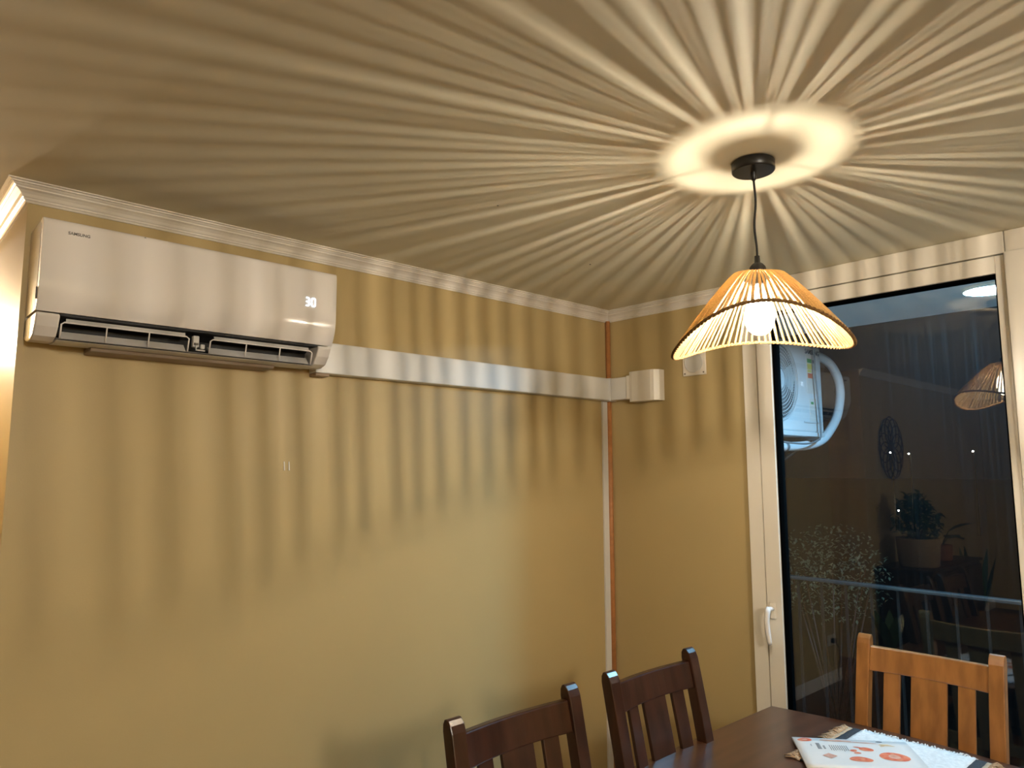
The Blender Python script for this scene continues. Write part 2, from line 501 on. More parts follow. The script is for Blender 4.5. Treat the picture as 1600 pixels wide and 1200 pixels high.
for k in range(72):
    a = 2 * PI * k / 72; a2 = a + .55
    pts = []
    for s in range(7):
        q = s / 6; rr = .062 + q * (fr - .062); aa = a + .5 * q
        pts.append((fx + rr * math.cos(aa), uy0 - .017, fz + rr * math.sin(aa)))
    tube(gr, pts, .0015, 4, cap=False)
o = obj('grille_wires', gr, M_unitg, U); o['kind'] = 'stuff'
bm = new(); lathe(bm, [(0, .026), (.05, .026), (.062, .022), (.062, .014), (0, .014)], n=32, mtx=on_front(fx, fz)); obj('grille_hub', bm, M_unit, U)
for k in range(3):      # fan blades behind the wires
    bm = new()
    a0 = k * 2 * PI / 3
    t2 = bmesh.new()
    vs = []
    for (rr, aa, dy) in ((.05, 0, -.006), (.20, -.35, -.004), (.215, .1, -.006), (.20, .55, -.010), (.05, .7, -.010)):
        vs.append(t2.verts.new((fx + rr * math.cos(a0 + aa), uy0 + dy, fz + rr * math.sin(a0 + aa))))
    t2.faces.new(vs)
    bmesh.ops.solidify(t2, geom=t2.faces[:], thickness=.002)
    merge(bm, t2)
    obj('fan_blade', bm, M_unitg, U)
bm = text_bm('SAMSUNG', .042, Matrix.Translation((4.262, uy0 - .001, uz1 - .055)) @ Matrix.Rotation(PI / 2, 4, 'X'))
obj('lettering', bm, M_logo_out, U)
for (nm, m, x0, z0, x1, z1) in (('label_panel', M_paper, 4.27, .30, 4.40, .54), ('label_stripe', M_green, 4.285, .49, 4.345, .515), ('label_stripe', M_logo_out, 4.36, .492, 4.385, .512),
                           ('label_stripe', M_yel, 4.285, .45, 4.345, .485), ('label_stripe', M_yel, 4.285, .43, 4.335, .446), ('label_stripe', M_red, 4.285, .395, 4.35, .425),
                           ('label_stripe', M_green, 4.31, .235, 4.345, .25), ('label_panel', M_paper, 4.29, .13, 4.385, .27)):
    bm = new(); off = .0012 if nm == 'label_panel' else .002
    box(bm, x0, uy0 - off, z0, x1, uy0, z1); obj(nm, bm, m, U)
bm = new(); box(bm, 4.205, uy0 - .006, .118, 4.446, uy0, .128, .002); obj('grip_slot', bm, M_unitg, U)
# brackets
for x in (3.78, 4.33):
    bm = new()
    box(bm, x - .02, uy0 - .03, .015, x + .02, 2.40, .035, .002)
    box(bm, x - .02, 2.385, -.28, x + .02, 2.40, .03, .002)
    tube(bm, [(x, uy0 + .02, .02), (x, 2.39, -.24)], .012, 8)
    obj('bracket', bm, M_rail, U)
pipes = thing('insulated_pipes', 'white wrapped pipe loop curving out beside the outdoor unit', 'pipe', (0, 0, 1.8))
ctrl = [(4.46, 2.10, .585), (4.53, 2.04, .570), (4.62, 1.995, .525), (4.70, 1.98, .45), (4.74, 1.98, .36), (4.725, 1.98, .27), (4.665, 1.98, .17), (4.57, 1.985, .085), (4.47, 1.995, .022), (4.34, 2.02, -.012), (4.15, 2.05, -.024), (3.9, 2.08, -.026), (3.6, 2.1, -.026)]
def smooth_path(P, n=6):
    P = [Vector(p) for p in P]; out = []
    for i in range(len(P) - 1):
        a, b, c, d = P[max(i - 1, 0)], P[i], P[i + 1], P[min(i + 2, len(P) - 1)]
        for s in range(n):
            t = s / n
            out.append(.5 * ((2 * b) + (c - a) * t + (2 * a - 5 * b + 4 * c - d) * t * t + (3 * b - a - 3 * c + d) * t ** 3))
    out.append(P[-1]); return out
bm = new(); tube(bm, smooth_path(ctrl), .028, 12); obj('wrapped_pipe', bm, M_hose, pipes)
bm = new(); tube(bm, smooth_path([(4.335, 1.955, .60), (4.335, 1.955, .42), (4.35, 1.952, .25), (4.36, 1.95, .08), (4.33, 1.95, .02), (4.15, 1.955, -.01), (3.8, 1.97, .0)]), .006, 6)
tag(obj('drain_cable', bm, M_cable_tie, pipes), 'thin grey cable')
bm = new(); lathe(bm, [(.029, -.012), (.031, -.010), (.031, .010), (.029, .012)], n=16, mtx=Matrix.Translation((4.10, 2.055, -.025)) @ Matrix.Rotation(PI / 2, 4, 'Y'))
obj('tape_band', bm, M_cable_tie, pipes)

# shrub beyond the balcony
def foliage(bm, c, rx, ry, rz, n, ls, dens=.4, rnd=random):
    for i in range(n):
        while True:
            p = Vector((rnd.uniform(-1, 1), rnd.uniform(-1, 1), rnd.uniform(-1, 1)))
            if p.length < 1: break
        p = Vector((c[0] + p.x * rx, c[1] + p.y * ry, c[2] + p.z * rz))
        e = Matrix.Rotation(rnd.uniform(0, 6.28), 3, 'Z') @ Matrix.Rotation(rnd.uniform(-1, 1), 3, 'X')
        l = ls * rnd.uniform(.7, 1.3)
        q = [e @ Vector(v) + p for v in ((0, 0, 0), (l * .28, l * .5, .1 * l), (0, l, -.1 * l), (-l * .28, l * .5, .1 * l))]
        bm.faces.new([bm.verts.new(v) for v in q])
sh = thing('garden_shrub', 'loose feathery garden shrub faintly visible in the dark', 'shrub', (6.3, 2.8, -2.0))
bm = new(); foliage(bm, (0, 0, 2.75), .38, .5, .42, 1100, .035)
o = obj('foliage', bm, M_leaf_out, sh); o['kind'] = 'stuff'
bm = new()
for k in range(9):
    a = k * .7; tube(bm, [(0, 0, 0), (.05 * math.cos(a), .05 * math.sin(a), 1.6), (.25 * math.cos(a), .35 * math.sin(a), 2.8)], [.02, .014, .004], 6)
obj('stem', bm, M_cab, sh)
bm = new(); box(bm, 4.3, -150, -2.1, 250, 250, -2.0)
sobj('ground', bm, mat('dark_soil_ground', (.02, .02, .018), .95), 'dark ground outside', 'ground')
# far street lamps
spots = [((45, 16.095, 2.52), 'leftmost of the distant street lamps in line with the wall ornament reflection'),
         ((45, 15.095, 2.43), 'middle distant street lamp just right of the wall ornament reflection'),
         ((45, 11.87, 2.51), 'rightmost distant street lamp below the reflected lampshade'),
         ((45, 15.845, -.83), 'lowest distant street lamp, beside the reflected leafy plant')]
for i, (p, lb) in enumerate(spots):
    t = thing('street_lamp', lb, 'street lamp', (p[0], p[1], -2.0), group='distant street lamps')
    h = p[2] + 2.0
    bm = new(); tube(bm, [(0.2, 0, 0), (0.2, 0, h * .97), (0.1, 0, h + .02), (0, 0, h + .04)], [.06, .04, .03, .03], 8); obj('pole', bm, M_black, t)
    bm = new(); lathe(bm, [(0, .035), (.035, .025), (.05, 0), (.035, -.025), (0, -.035)], (0, 0, h), 12); obj('lamp_head', bm, M_star, t)

# ------------------------------------------------------------------ indoor air conditioner
A = thing('air_conditioner', 'white wall mounted indoor air conditioner showing 30 under the moulding', 'air conditioner', (0, 0, 0))
ax0, ax1 = .366, 1.300
wy = AY - .001
# back body: side profile in (y, z)
body = [(wy, 2.372), (2.42, 2.375), (2.4022, 2.373), (2.4022, 2.106), (2.561, 2.106), (2.561, 2.045), (wy, 2.045)]
bm = new(); prism(bm, body, 'x', ax0 + .002, ax1 - .002); obj('body', bm, M_acside, A)
# glossy front panel: curved lower edge
pan = [(2.402, 2.374), (2.384, 2.3735), (2.379, 2.372), (2.3755, 2.369), (2.373, 2.364), (2.3715, 2.356), (2.371, 2.345)]
for i in range(13):      # the lower edge rolls back towards the outlet
    q = i / 12
    pan.append((2.371 + .029 * q ** 2.2, 2.200 - .097 * q))
pan += [(2.402, 2.103)]
bm = new(); prism(bm, pan, 'x', ax0, ax1)
pnl = obj('front_panel', bm, M_acw, A, bevel=.003)
def smooth_by_angle(o, ang=.5):
    b = bmesh.new(); b.from_mesh(o.data)
    for f in b.faces: f.smooth = True
    for e in b.edges:
        if len(e.link_faces) == 2 and e.calc_face_angle(0) > ang: e.smooth = False
    b.to_mesh(o.data); b.free()
smooth_by_angle(pnl)
# chin ends left and right of the outlet and the sloping lower lip
chin = [(2.400, 2.100), (2.397, 2.092), (2.412, 2.062), (2.436, 2.036), (2.47, 2.026), (2.53, 2.028), (wy, 2.040), (wy, 2.10)]
for (a, b, nm) in ((ax0 + .002, .428, 'chin_end'), (1.246, ax1 - .002, 'chin_end')):
    bm = new(); prism(bm, chin, 'x', a, b); obj(nm, bm, M_acside, A, bevel=.005)
lip = [(2.430, 2.028), (2.436, 2.026), (2.47, 2.0225), (2.53, 2.026), (wy, 2.038), (wy, 2.046), (2.53, 2.036), (2.45, 2.032)]
bm = new(); prism(bm, lip, 'x', .4285, 1.2455); obj('lower_lip', bm, M_acg, A)
# dark outlet cavity
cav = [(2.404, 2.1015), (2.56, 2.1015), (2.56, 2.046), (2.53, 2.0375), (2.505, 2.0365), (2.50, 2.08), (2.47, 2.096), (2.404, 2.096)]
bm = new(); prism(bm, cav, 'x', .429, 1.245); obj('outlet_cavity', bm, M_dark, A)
bm = new(); prism(bm, [(2.500, 2.044), (2.502, 2.042), (2.446, 2.0335), (2.440, 2.035)], 'x', .4295, 1.2445); obj('outlet_floor', bm, M_acg, A)
# two grid frames hanging in the outlet
def grid(x0, x1, nd):
    yt, zt, yb, zb = 2.420, 2.080, 2.430, 2.034
    bm = new()
    tube(bm, [(x0, yb, zb), (x0, yt, zt - .006), (x0 + .008, yt, zt), (x1 - .008, yt, zt), (x1, yt, zt - .006), (x1, yb, zb)], .0026, 8)
    for i in range(1, nd + 1):
        x = x0 + (x1 - x0) * i / (nd + 1)
        tube(bm, [(x, yt, zt), (x, yb, zb)], .0022, 6)
    g = obj('louver_frame', bm, M_acw, A)
    bm = new(); prism(bm, [(yt - .001, zt), (yt + .004, zt + .012), (yt + .007, zt + .011), (yt + .002, zt - .001)], 'x', x0 + .012, x1 - .012)
    obj('louver_blade', bm, M_acg, g)
    # slanting white vane behind the bars
    bm = new(); prism(bm, [(yb + .004, zb), (yb + .030, zb + .024), (yb + .032, zb + .021), (yb + .008, zb - .001)], 'x', x0 + .004, x1 - .004)
    obj('vane', bm, M_acg, g)
grid(.436, .797, 2)
grid(.866, 1.232, 2)
# swing motor and hooks between the frames
bm = new(); box(bm, .812, 2.425, 2.050, .832, 2.445, 2.088, .003); box(bm, .838, 2.428, 2.046, .852, 2.44, 2.062, .003)
tube(bm, [(.822, 2.424, 2.055), (.822, 2.424, 2.040), (.850, 2.424, 2.040)], .003, 6); obj('louver_joint', bm, M_acg, A)
bm = new(); tube(bm, [(.815, 2.424, 2.060), (.828, 2.424, 2.060)], .004, 8); obj('hinge_pin', bm, M_screw, A)
# drain tray under the body, its shade put into the brown colour
bm = new(); prism(bm, [(2.48, 2.028), (2.49, 2.012), (wy, 2.010), (wy, 2.028)], 'x', .53, 1.12); obj('mounting_tray', bm, mat('tray_shade_brown', (0.30, 0.23, 0.17), .5), A, bevel=.003)
# side cover detail
bm = new(); box(bm, ax0 - .001, 2.40, 2.14, ax0 + .004, 2.404, 2.36); obj('side_groove', bm, M_acg, A)
bm = new(); box(bm, ax0 - .003, 2.395, 2.135, ax0 + .003, 2.401, 2.17, .001); obj('side_clip', bm, M_logo, A)
# lettering, sensor dot and digits
def facing(x, z, y=2.3705): return Matrix.Translation((x, y, z)) @ Matrix.Rotation(PI / 2, 4, 'X')
obj('lettering', text_bm('SAMSUNG', .0125, facing(.428, 2.332)), M_logo, A)
bm = new(); lathe(bm, [(0, .0012), (.003, .0012), (.0035, 0)], n=12, mtx=facing(.636, 2.366, 2.3755)); obj('sensor_dot', bm, M_logo, A)
SEG = {'a': ((0, 2), (1, 2)), 'b': ((1, 2), (1, 1)), 'c': ((1, 1), (1, 0)), 'd': ((0, 0), (1, 0)), 'e': ((0, 1), (0, 0)), 'f': ((0, 2), (0, 1)), 'g': ((0, 1), (1, 1))}
for k, segs in enumerate(('abcdg', 'abcdef')):
    bm = new()
    x0 = 1.177 + k * .0235; z0 = 2.236; wd, hh, th = .0135, .0145, .0015
    for s in segs:
        (p, q), (p2, q2) = SEG[s]
        xa, za, xb, zb = x0 + p * wd, z0 + q * hh, x0 + p2 * wd, z0 + q2 * hh
        if za == zb: box(bm, xa + .0016, 2.3690, za - th, xb - .0016, 2.3712, za + th)
        else: box(bm, xa - th, 2.3690, min(za, zb) + .0016, xa + th, 2.3712, max(za, zb) - .0016)
    obj('display_digit', bm, M_led, A)

# ------------------------------------------------------------------ duct (trunking)
D = thing('pipe_trunking', 'long white duct from the air conditioner to the corner and around it', 'duct', (0, 0, 0))
dz0, dz1 = 2.018, 2.139
bm = new(); box(bm, ax1 + .001, AY - .060, dz0, WX - .0625, AY - .001, dz1, .004)
obj('duct_run', bm, M_duct, D)
bm = new(); box(bm, WX - .0615, AY - .0615, dz0 - .003, WX - .001, AY - .001, dz1 + .003, .004)
obj('corner_piece', bm, M_duct, D)
bm = new(); box(bm, WX - .058, 2.375, dz0, WX - .001, AY - .0625, dz1, .004)
obj('duct_run', bm, M_duct, D)
bm = new()
prism(bm, [(WX - .066, 2.378), (WX - .070, 2.36), (WX - .070, 2.24), (WX - .064, 2.222), (WX - .040, 2.202), (WX - .001, 2.200), (WX - .001, 2.378)], 'z', dz0 - .018, dz1 + .022)
box(bm, WX - .064, 2.374, dz0 - .002, WX - .001, 2.402, dz1 + .004, .002)
tag(obj('wall_outlet_cover', bm, M_upvc, D, bevel=.002), 'taller cream end cover')
bm = new(); box(bm, 1.303, AY - .055, 2.006, 1.36, AY - .001, 2.0178, .002); obj('pipe_stub', bm, mat('stub_tan', (.30, .20, .12), .6), D)

# square wall vent
V = thing('wall_vent', 'small square white wall vent cover with a round lid, below the lampshade', 'vent', (WX, 2.013, 2.178))
bm = new(); box(bm, -.010, -.066, -.066, -.0005, .066, .066, .003); obj('plate', bm, M_upvc, V)
bm = new(); lathe(bm, [(.050, 0), (.052, .002), (.052, .005), (.0495, .006), (.0495, .003), (0, .003)], n=40, smooth=False, mtx=Matrix.Translation((-.010, 0, 0)) @ Matrix.Rotation(-PI / 2, 4, 'Y'))
obj('round_lid', bm, M_duct, V)
for (a, b) in ((-1, -1), (1, -1), (-1, 1), (1, 1)):
    bm = new(); lathe(bm, [(0, .003), (.004, .002), (.0045, 0)], n=12, mtx=Matrix.Translation((-.010, a * .054, b * .054)) @ Matrix.Rotation(-PI / 2, 4, 'Y')); obj('screw', bm, M_screw, V)

# two thin white slivers on the wall, ceiling specks
for i, (x, lb) in enumerate(((1.213, 'left one of two slim white slivers low under the air conditioner'), (1.232, 'right one of two slim white slivers low under the air conditioner'))):
    bm = new(); prism(bm, [(x - .001, 1.645), (x + .0035, 1.645), (x + .001, 1.678), (x - .0025, 1.678)], 'y', AY - .003, AY - .0003)
    tag(obj('wall_sliver', bm, M_duct), lb, 'wall plug', 'slim white slivers on the yellow wall')
for (x, y, lb) in ((1.533, 1.728, 'tiny dark screw in the ceiling left of the lamp, farther from the corner'), (2.288, 1.983, 'tiny dark screw in the ceiling nearer the room corner')):
    bm = new(); lathe(bm, [(0, -.003), (.003, -.002), (.0035, 0)], (x, y, H), 10); tag(obj('ceiling_screw', bm, M_logo), lb, 'screw', 'ceiling screws')

# ------------------------------------------------------------------ pendant lamp
LXp, LYp = 1.847, .981
P = thing('pendant_lamp', 'pendant lamp with a wavy rope lampshade on a black cord above the table', 'lamp', (LXp, LYp, H))
rr_ = Vector((.735, -.678, 0)); ff_ = Vector((.678, .735, 0))
bm = new(); lathe(bm, [(0, -.0005), (.058, -.0005), (.0595, -.003), (.0595, -.027), (.057, -.030), (0, -.031)], n=48)
cn_ = obj('canopy', bm, M_black, P)
for p in cn_.data.polygons: p.use_smooth = len(p.vertices) == 4 and abs(p.normal.z) < .3
bm = new(); lathe(bm, [(.008, -.030), (.007, -.052), (.004, -.056), (0, -.056)], n=16); obj('cord_grip', bm, M_black, P)
pts = []
for i in range(25):
    q = i / 24
    s = .004 * math.sin(q * 7.5) * math.sin(q * PI)
    pts.append((rr_.x * s, rr_.y * s, -.05 - q * (.235)))
bm = new(); tube(bm, pts, .0034, 8); obj('cord', bm, M_cord, P)
zs = -.28
bm = new()
lathe(bm, [(0, .003 + zs), (.007, .003 + zs), (.008, zs - .016), (.014, zs - .020), (.021, zs - .028), (.0245, zs - .040), (.0245, zs - .055), (.023, zs - .057), (.023, zs - .082), (.0, zs - .082)], n=32)
obj('lamp_socket', bm, M_socket, P)
zt = 2.188 - H
ZB = 2.083 - H
off = ff_ * .012 + rr_ * .0035
# glass bulb and its light
bm = new()
lathe(bm, [(0.012, zs - .080), (.014, zs - .092), (.024, zs - .108), (.034, zs - .132), (.040, zs - .158), (.041, zs - .175), (.038, zs - .192), (.030, zs - .208), (.017, zs - .219), (0, zs - .223)], (off.x * .5, off.y * .5, 0), 32)
obj('bulb', bm, M_bulb, P)
M_fil = mat('filament_glow', (1, 1, 1), 0.5, emis=BULB_C, estr=BULB_L)
for k in range(3):      # three upright glowing filaments
    a = k * 2 * PI / 3 + .5
    fx_, fy_ = off.x + FIL_R * math.cos(a), off.y + FIL_R * math.sin(a)
    bm = new(); tube(bm, [(fx_, fy_, ZB - .017), (fx_ - .3 * FIL_R * math.cos(a), fy_ - .3 * FIL_R * math.sin(a), ZB + .017)], .0012, 6); obj('filament', bm, M_fil, P)
def rim(th):
    """th measured from the viewer's right hand direction"""
    z = 2.010 + .004 * math.cos(th) - .033 * math.cos(2 * th) - .011 * math.sin(th) + .021 * math.sin(2 * th) * (1 - .35 * math.sin(th))
    R = .238 - .002 * math.cos(th)
    d = rr_ * math.cos(th) + ff_ * math.sin(th)
    return Vector((d.x * R, d.y * R, z - H)), d
def top(th):
    d = rr_ * math.cos(th) + ff_ * math.sin(th)
    return Vector((d.x * .064, d.y * .064, zt + .004 * math.cos(2 * th)))
bm = new(); tube(bm, [top(2 * PI * i / 32) for i in range(32)], .0025, 8, closed=True); obj('top_ring', bm, M_black, P)
bm = new()
for k in range(3):
    a = k * 2 * PI / 3 + .4; t_ = top(a); tube(bm, [(t_.x * .36, t_.y * .36, zt), t_], .0009, 6)
o = obj('spider', bm, M_black, P); o['kind'] = 'stuff'
N = 180
base = [rim(2 * PI * i / N)[0] for i in range(N)]
bm = new()
for s in range(2):     # two plies twisted round the wire
    pp = []
    for i in range(N * 3):
        th = 2 * PI * i / (N * 3)
        b, d = rim(th)
        a = i * 2 * PI / 9 + s * PI
        pp.append(b + d * .0022 * math.cos(a) + Vector((0, 0, .0022 * math.sin(a))))
    tube(bm, pp, .0032, 6, closed=True)
obj('rim_rope', bm, M_rimrope, P)
NS = 80
th = 0.0
for k in range(NS):
    th = 2 * PI * (k + random.uniform(-.17, .17)) / NS
    b, d = rim(th)
    t0 = top(th + random.uniform(-.012, .012))
    b2 = b + Vector((0, 0, .002))
    pp = []
    ns = 12
    for i in range(ns):
        q = (i / (ns - 1)) ** 1.4
        p = t0.lerp(b2, q)
        p += Vector((0, 0, 1)) * (.020 * math.sqrt(q) * (1 - q) ** 1.5) + d * .004 * math.sin(PI * q)
        pp.append(p)
    rad = random.uniform(.0036, .0046)
    bm = new(); tube(bm, pp, [rad * (.60 + .40 * i / (ns - 1)) * random.uniform(.90, 1.10) for i in range(ns)], 6, cap=False)
    obj('rope_strand', bm, M_rope, P)

# ------------------------------------------------------------------ hall lamp (lights the wall return) and kitchen ceiling lamp
Hn = thing('hall_lamp', 'small ceiling lamp deep in the hall beyond the left edge', 'lamp', (.06, 4.8, H))
bm = new(); lathe(bm, [(0, -.0005), (.09, -.0005), (.09, -.02), (.085, -.024)], n=32); obj('housing', bm, M_white, Hn)
bm = new(); lathe(bm, [(.083, -.022), (.083, -.03), (.06, -.036), (0, -.038)], n=32); obj('diffuser', bm, M_lamp_em, Hn)
ld = bpy.data.lights.new('hall_lamp_light', 'POINT'); ld.energy = HALL_W; ld.color = HALL_C; ld.shadow_soft_size = .045
lo = bpy.data.objects.new('hall_lamp_light', ld); COL.objects.link(lo); lo.parent = Hn; lo.location = (0, 0, -.15)

K = thing('ceiling_lamp', 'round ceiling lamp behind the camera, outside the picture', 'lamp', (.2, -2.1, H))
bm = new(); lathe(bm, [(0, -.0005), (.21, -.0005), (.21, -.03), (.20, -.035)], n=40); obj('housing', bm, M_white, K)
bm = new(); lathe(bm, [(.198, -.034), (.190, -.05), (.12, -.085), (0, -.10)], n=40); obj('diffuser', bm, M_lamp_em, K)
ld = bpy.data.lights.new('ceiling_lamp_light', 'POINT'); ld.shadow_soft_size = .16; ld.energy = ROOM_W; ld.color = ROOM_C
lo = bpy.data.objects.new('ceiling_lamp_light', ld); COL.objects.link(lo); lo.parent = K; lo.location = (0, 0, -.22)

# ------------------------------------------------------------------ table
T = thing('dining_table', 'dark walnut dining table under the pendant lamp', 'table', (0, 0, 0))
tz = .76
out = []
X0t, X1t, Y0t, Y1t = .95, 2.640, .545, 1.425
def side(a, b, n, bulge, nx, ny):
    for i in range(n):
        q = i / n
        s = bulge * math.sin(PI * q)
        out.append((a[0] + (b[0] - a[0]) * q + nx * s, a[1] + (b[1] - a[1]) * q + ny * s))
side((X1t, Y0t), (X1t, Y1t), 14, .045, 1, 0)
side((X1t, Y1t), (X0t, Y1t), 14, .012, 0, 1)
side((X0t, Y1t), (X0t, Y0t), 14, .045, -1, 0)
side((X0t, Y0t), (X1t, Y0t), 14, .012, 0, -1)
bm = new(); prism(bm, out, 'z', tz - .032, tz); tp = obj('tabletop', bm, M_table, T, bevel=.007)
bm = new()
for (a, b, c, d) in ((1.05, .62, 2.54, .64), (1.05, 1.33, 2.54, 1.35), (1.05, .64, 1.07, 1.33), (2.52, .64, 2.54, 1.33)):
    box(bm, a, b, tz - .12, c, d, tz - .033, .002)
obj('apron', bm, M_table, T)
lg = None
for (x, y) in ((1.06, .63), (2.53, .63), (1.06, 1.34), (2.53, 1.34)):
    if lg is None:
        bm = new(); box(bm, -.035, -.035, 0, .035, .035, tz - .033, .006)
        for v in bm.verts:
            q = .72 + .28 * v.co.z / tz; v.co.x *= q; v.co.y *= q
        lg = obj('leg', bm, M_table, T); lg.location = (x, y, 0)
    else:
        c = lg.copy(); COL.objects.link(c); c.parent = T; c.location = (x, y, 0)

# ------------------------------------------------------------------ chairs: local frame, front = +y (towards table), back = -y
def make_chair(label, m, loc, rz, name='dining_chair', group=None):
    C_ = thing(name, label, 'chair', loc, rz, group)
    w2 = .230; zt_ = 1.045; sy = .40
    rake = .165
    def ypost(z):       # rear post: vertical to the seat then raked backwards
        return 0 if z < .42 else -(z - .42) * rake * (1 + .25 * (z - .42))
    def post(s):
        t = bmesh.new()
        zz = [0, .20, .42, .55, .70, .85, .97, 1.015, 1.032, 1.042, 1.045]
        rows = []
        for z in zz:
            y = ypost(z)
            dep = .019
            yf, yb = y + dep, y - dep
            if z > 1.0:      # rounded tip seen from the side
                q = (z - 1.01) / .035
                if q > 0:
                    e = dep * math.sqrt(max(.03, 1 - q * q)); yf, yb = y + e, y - e
            lean = 0.0
            xa, xb = s * (w2 - .045), s * w2
            rows.append([t.verts.new((xa, yb, z)), t.verts.new((xb, yb, z)), t.verts.new((xb, yf, z)), t.verts.new((xa, yf, z))])
        for a, b in zip(rows, rows[1:]):
            for j in range(4): t.faces.new((a[j], a[(j + 1) % 4], b[(j + 1) % 4], b[j]))
        t.faces.new(rows[0][::-1]); t.faces.new(rows[-1])
        bm = new(); merge(bm, t); return bm
    for s in (-1, 1):
        obj('post', post(s), m, C_, bevel=.0035)
    # curved top rail
    def crail(z0, z1, th, sag, arch=0):
        t = bmesh.new(); n = 12; rows = []
        for i in range(n + 1):
            q = -1 + 2 * i / n
            x = q * (w2 - .044); dy = -sag * (1 - q * q)
            a = arch * (1 - q * q)
            ym0, ym1 = ypost(z0) + dy, ypost(z1) + dy
            rows.append([t.verts.new((x, ym0 - th, z0)), t.verts.new((x, ym1 - th, z1 + a)), t.verts.new((x, ym1 + th, z1 + a)), t.verts.new((x, ym0 + th, z0))])
        for a, b in zip(rows, rows[1:]):
            for j in range(4): t.faces.new((a[j], a[(j + 1) % 4], b[(j + 1) % 4], b[j]))
        t.faces.new(rows[0]); t.faces.new(rows[-1][::-1])
        bm = new(); merge(bm, t); return bm
    obj('top_rail', crail(.925, 1.008, .011, .022, -.004), m, C_, bevel=.004)
    obj('lower_rail', crail(.50, .545, .010, .012), m, C_, bevel=.003)
    def slat(x0, x1):
        t = bmesh.new(); rows = []
        n = 8
        for i in range(n + 1):
            z = .54 + (.93 - .54) * i / n
            g = i / n
            rr = []
            for (x, o_) in ((x0, -.006), (x1, -.006), (x1, .006), (x0, .006)):
                q = x / (w2 - .044)
                sag = (.012 + .010 * g) * (1 - q * q)
                rr.append(t.verts.new((x, ypost(z) - sag + o_, z)))
            rows.append(rr)
        for a, b in zip(rows, rows[1:]):
            for j in range(4): t.faces.new((a[j], a[(j + 1) % 4], b[(j + 1) % 4], b[j]))
        t.faces.new(rows[0][::-1]); t.faces.new(rows[-1])
        bm = new(); merge(bm, t); return bm
    for (a, b) in ((-.142, -.090), (-.056, .056), (.090, .142)):
        obj('slat', slat(a, b), m, C_, bevel=.0015)
    bm = new(); box(bm, -w2 + .005, .025, .425, w2 - .005, sy + .02, .455, .010, 3)
    obj('seat', bm, m, C_)
    bm = new()
    box(bm, -w2 + .02, .020, .365, w2 - .02, .036, .424); box(bm, -w2 + .02, sy - .02, .365, w2 - .02, sy - .004, .424)
    box(bm, -w2 + .015, .036, .365, -w2 + .031, sy - .02, .424); box(bm, w2 - .031, .036, .365, w2 - .015, sy - .02, .424)
    obj('seat_frame', bm, m, C_)
    for s in (-1, 1):
        bm = new(); box(bm, s * (w2 - .02) - .019, sy - .02, 0, s * (w2 - .02) + .019, sy + .018, .424, .004); obj('leg', bm, m, C_)
    bm = new()
    for s in (-1, 1): box(bm, s * (w2 - .022) - .008, .018, .16, s * (w2 - .022) + .008, sy - .015, .19, .002)
    box(bm, -w2 + .04, .19, .165, w2 - .04, .206, .185, .002)
    obj('stretcher', bm, m, C_)
    return C_
tilt = .115   # how far the post tip leans behind its foot
# chairs 1 and 2 stand on the wall side of the table and face -y
make_chair('dark walnut slat back chair at the left end of the table, nearest the camera', M_dwood, (1.350, 1.450 - tilt, 0), PI + .0, group='dark chairs on the wall side of the table')
make_chair('dark walnut slat back chair in front of the room corner', M_dwood, (1.945, 1.452 - tilt, 0), PI, group='dark chairs on the wall side of the table')
make_chair('honey coloured slat back chair in front of the dark window', M_owood, (2.800 - tilt, .922, 0), PI / 2)

# ------------------------------------------------------------------ placemat and magazine
mz = tz + .0005
PM = thing('placemat', 'white fringed cotton placemat with charcoal and beige ends on the table', 'placemat', (0, 0, mz))
px0, px1 = 2.215, 2.605
def strip(name, m, y0, y1, h, n=1):
    bm = new(); nx, ny = 26, max(2, int((y1 - y0) / .012))
    g = []
    for i in range(nx + 1):
        row = []
        for j in range(ny + 1):
            x = px0 + (px1 - px0) * i / nx; y = y0 + (y1 - y0) * j / ny
            row.append(bm.verts.new((x, y, h + random.uniform(-.0007, .0009) + (.0008 if j % 2 else 0))))
        g.append(row)
    for i in range(nx):
        for j in range(ny):
            f = bm.faces.new((g[i][j], g[i + 1][j], g[i + 1][j + 1], g[i][j + 1])); f.smooth = True
    ret = bmesh.ops.extrude_face_region(bm, geom=bm.faces[:])
    for v in [e for e in ret['geom'] if isinstance(e, bmesh.types.BMVert)]: v.co.z = .0004
    return obj(name, bm, m, PM)
strip('white_weave', M_cotton, .742, 1.078, .0065)
strip('charcoal_band', M_charc, 1.078, 1.108, .005)
strip('beige_band', M_beige, 1.108, 1.124, .0045)
strip('charcoal_band', M_charc, .712, .742, .005)
strip('beige_band', M_beige, .696, .712, .0045)
def fringe(name, m, pts, d, ln, rad, n_per=2):
    bm = new()
    for (x, y) in pts:
        for k in range(n_per):
            a = random.uniform(-.5, .5)
            dx = d[0] * math.cos(a) - d[1] * math.sin(a); dy = d[0] * math.sin(a) + d[1] * math.cos(a)
            l = ln * random.uniform(.6, 1.15); zt1 = random.uniform(.002, .009)
            tube(bm, [(x, y, .004), (x + dx * l * .5, y + dy * l * .5, zt1 + .002), (x + dx * l, y + dy * l, max(.002, zt1 - .004))], [rad, rad, rad * .7], 5)
    o = obj(name, bm, m, PM); o['kind'] = 'stuff'
fringe('white_fringe', M_cotton, [(px1 - .004, .746 + i * .0072) for i in range(46)], (1, 0), .022, .0021)
fringe('white_fringe', M_cotton, [(px0 + .004, .746 + i * .0072) for i in range(46)], (-1, 0), .022, .0021)
fringe('beige_fringe', M_beige, [(px0 + .004 + i * .0078, 1.121) for i in range(50)], (0, 1), .034, .0022)
fringe('beige_fringe', M_beige, [(px0 + .004 + i * .0078, .699) for i in range(50)], (0, -1), .034, .0022)

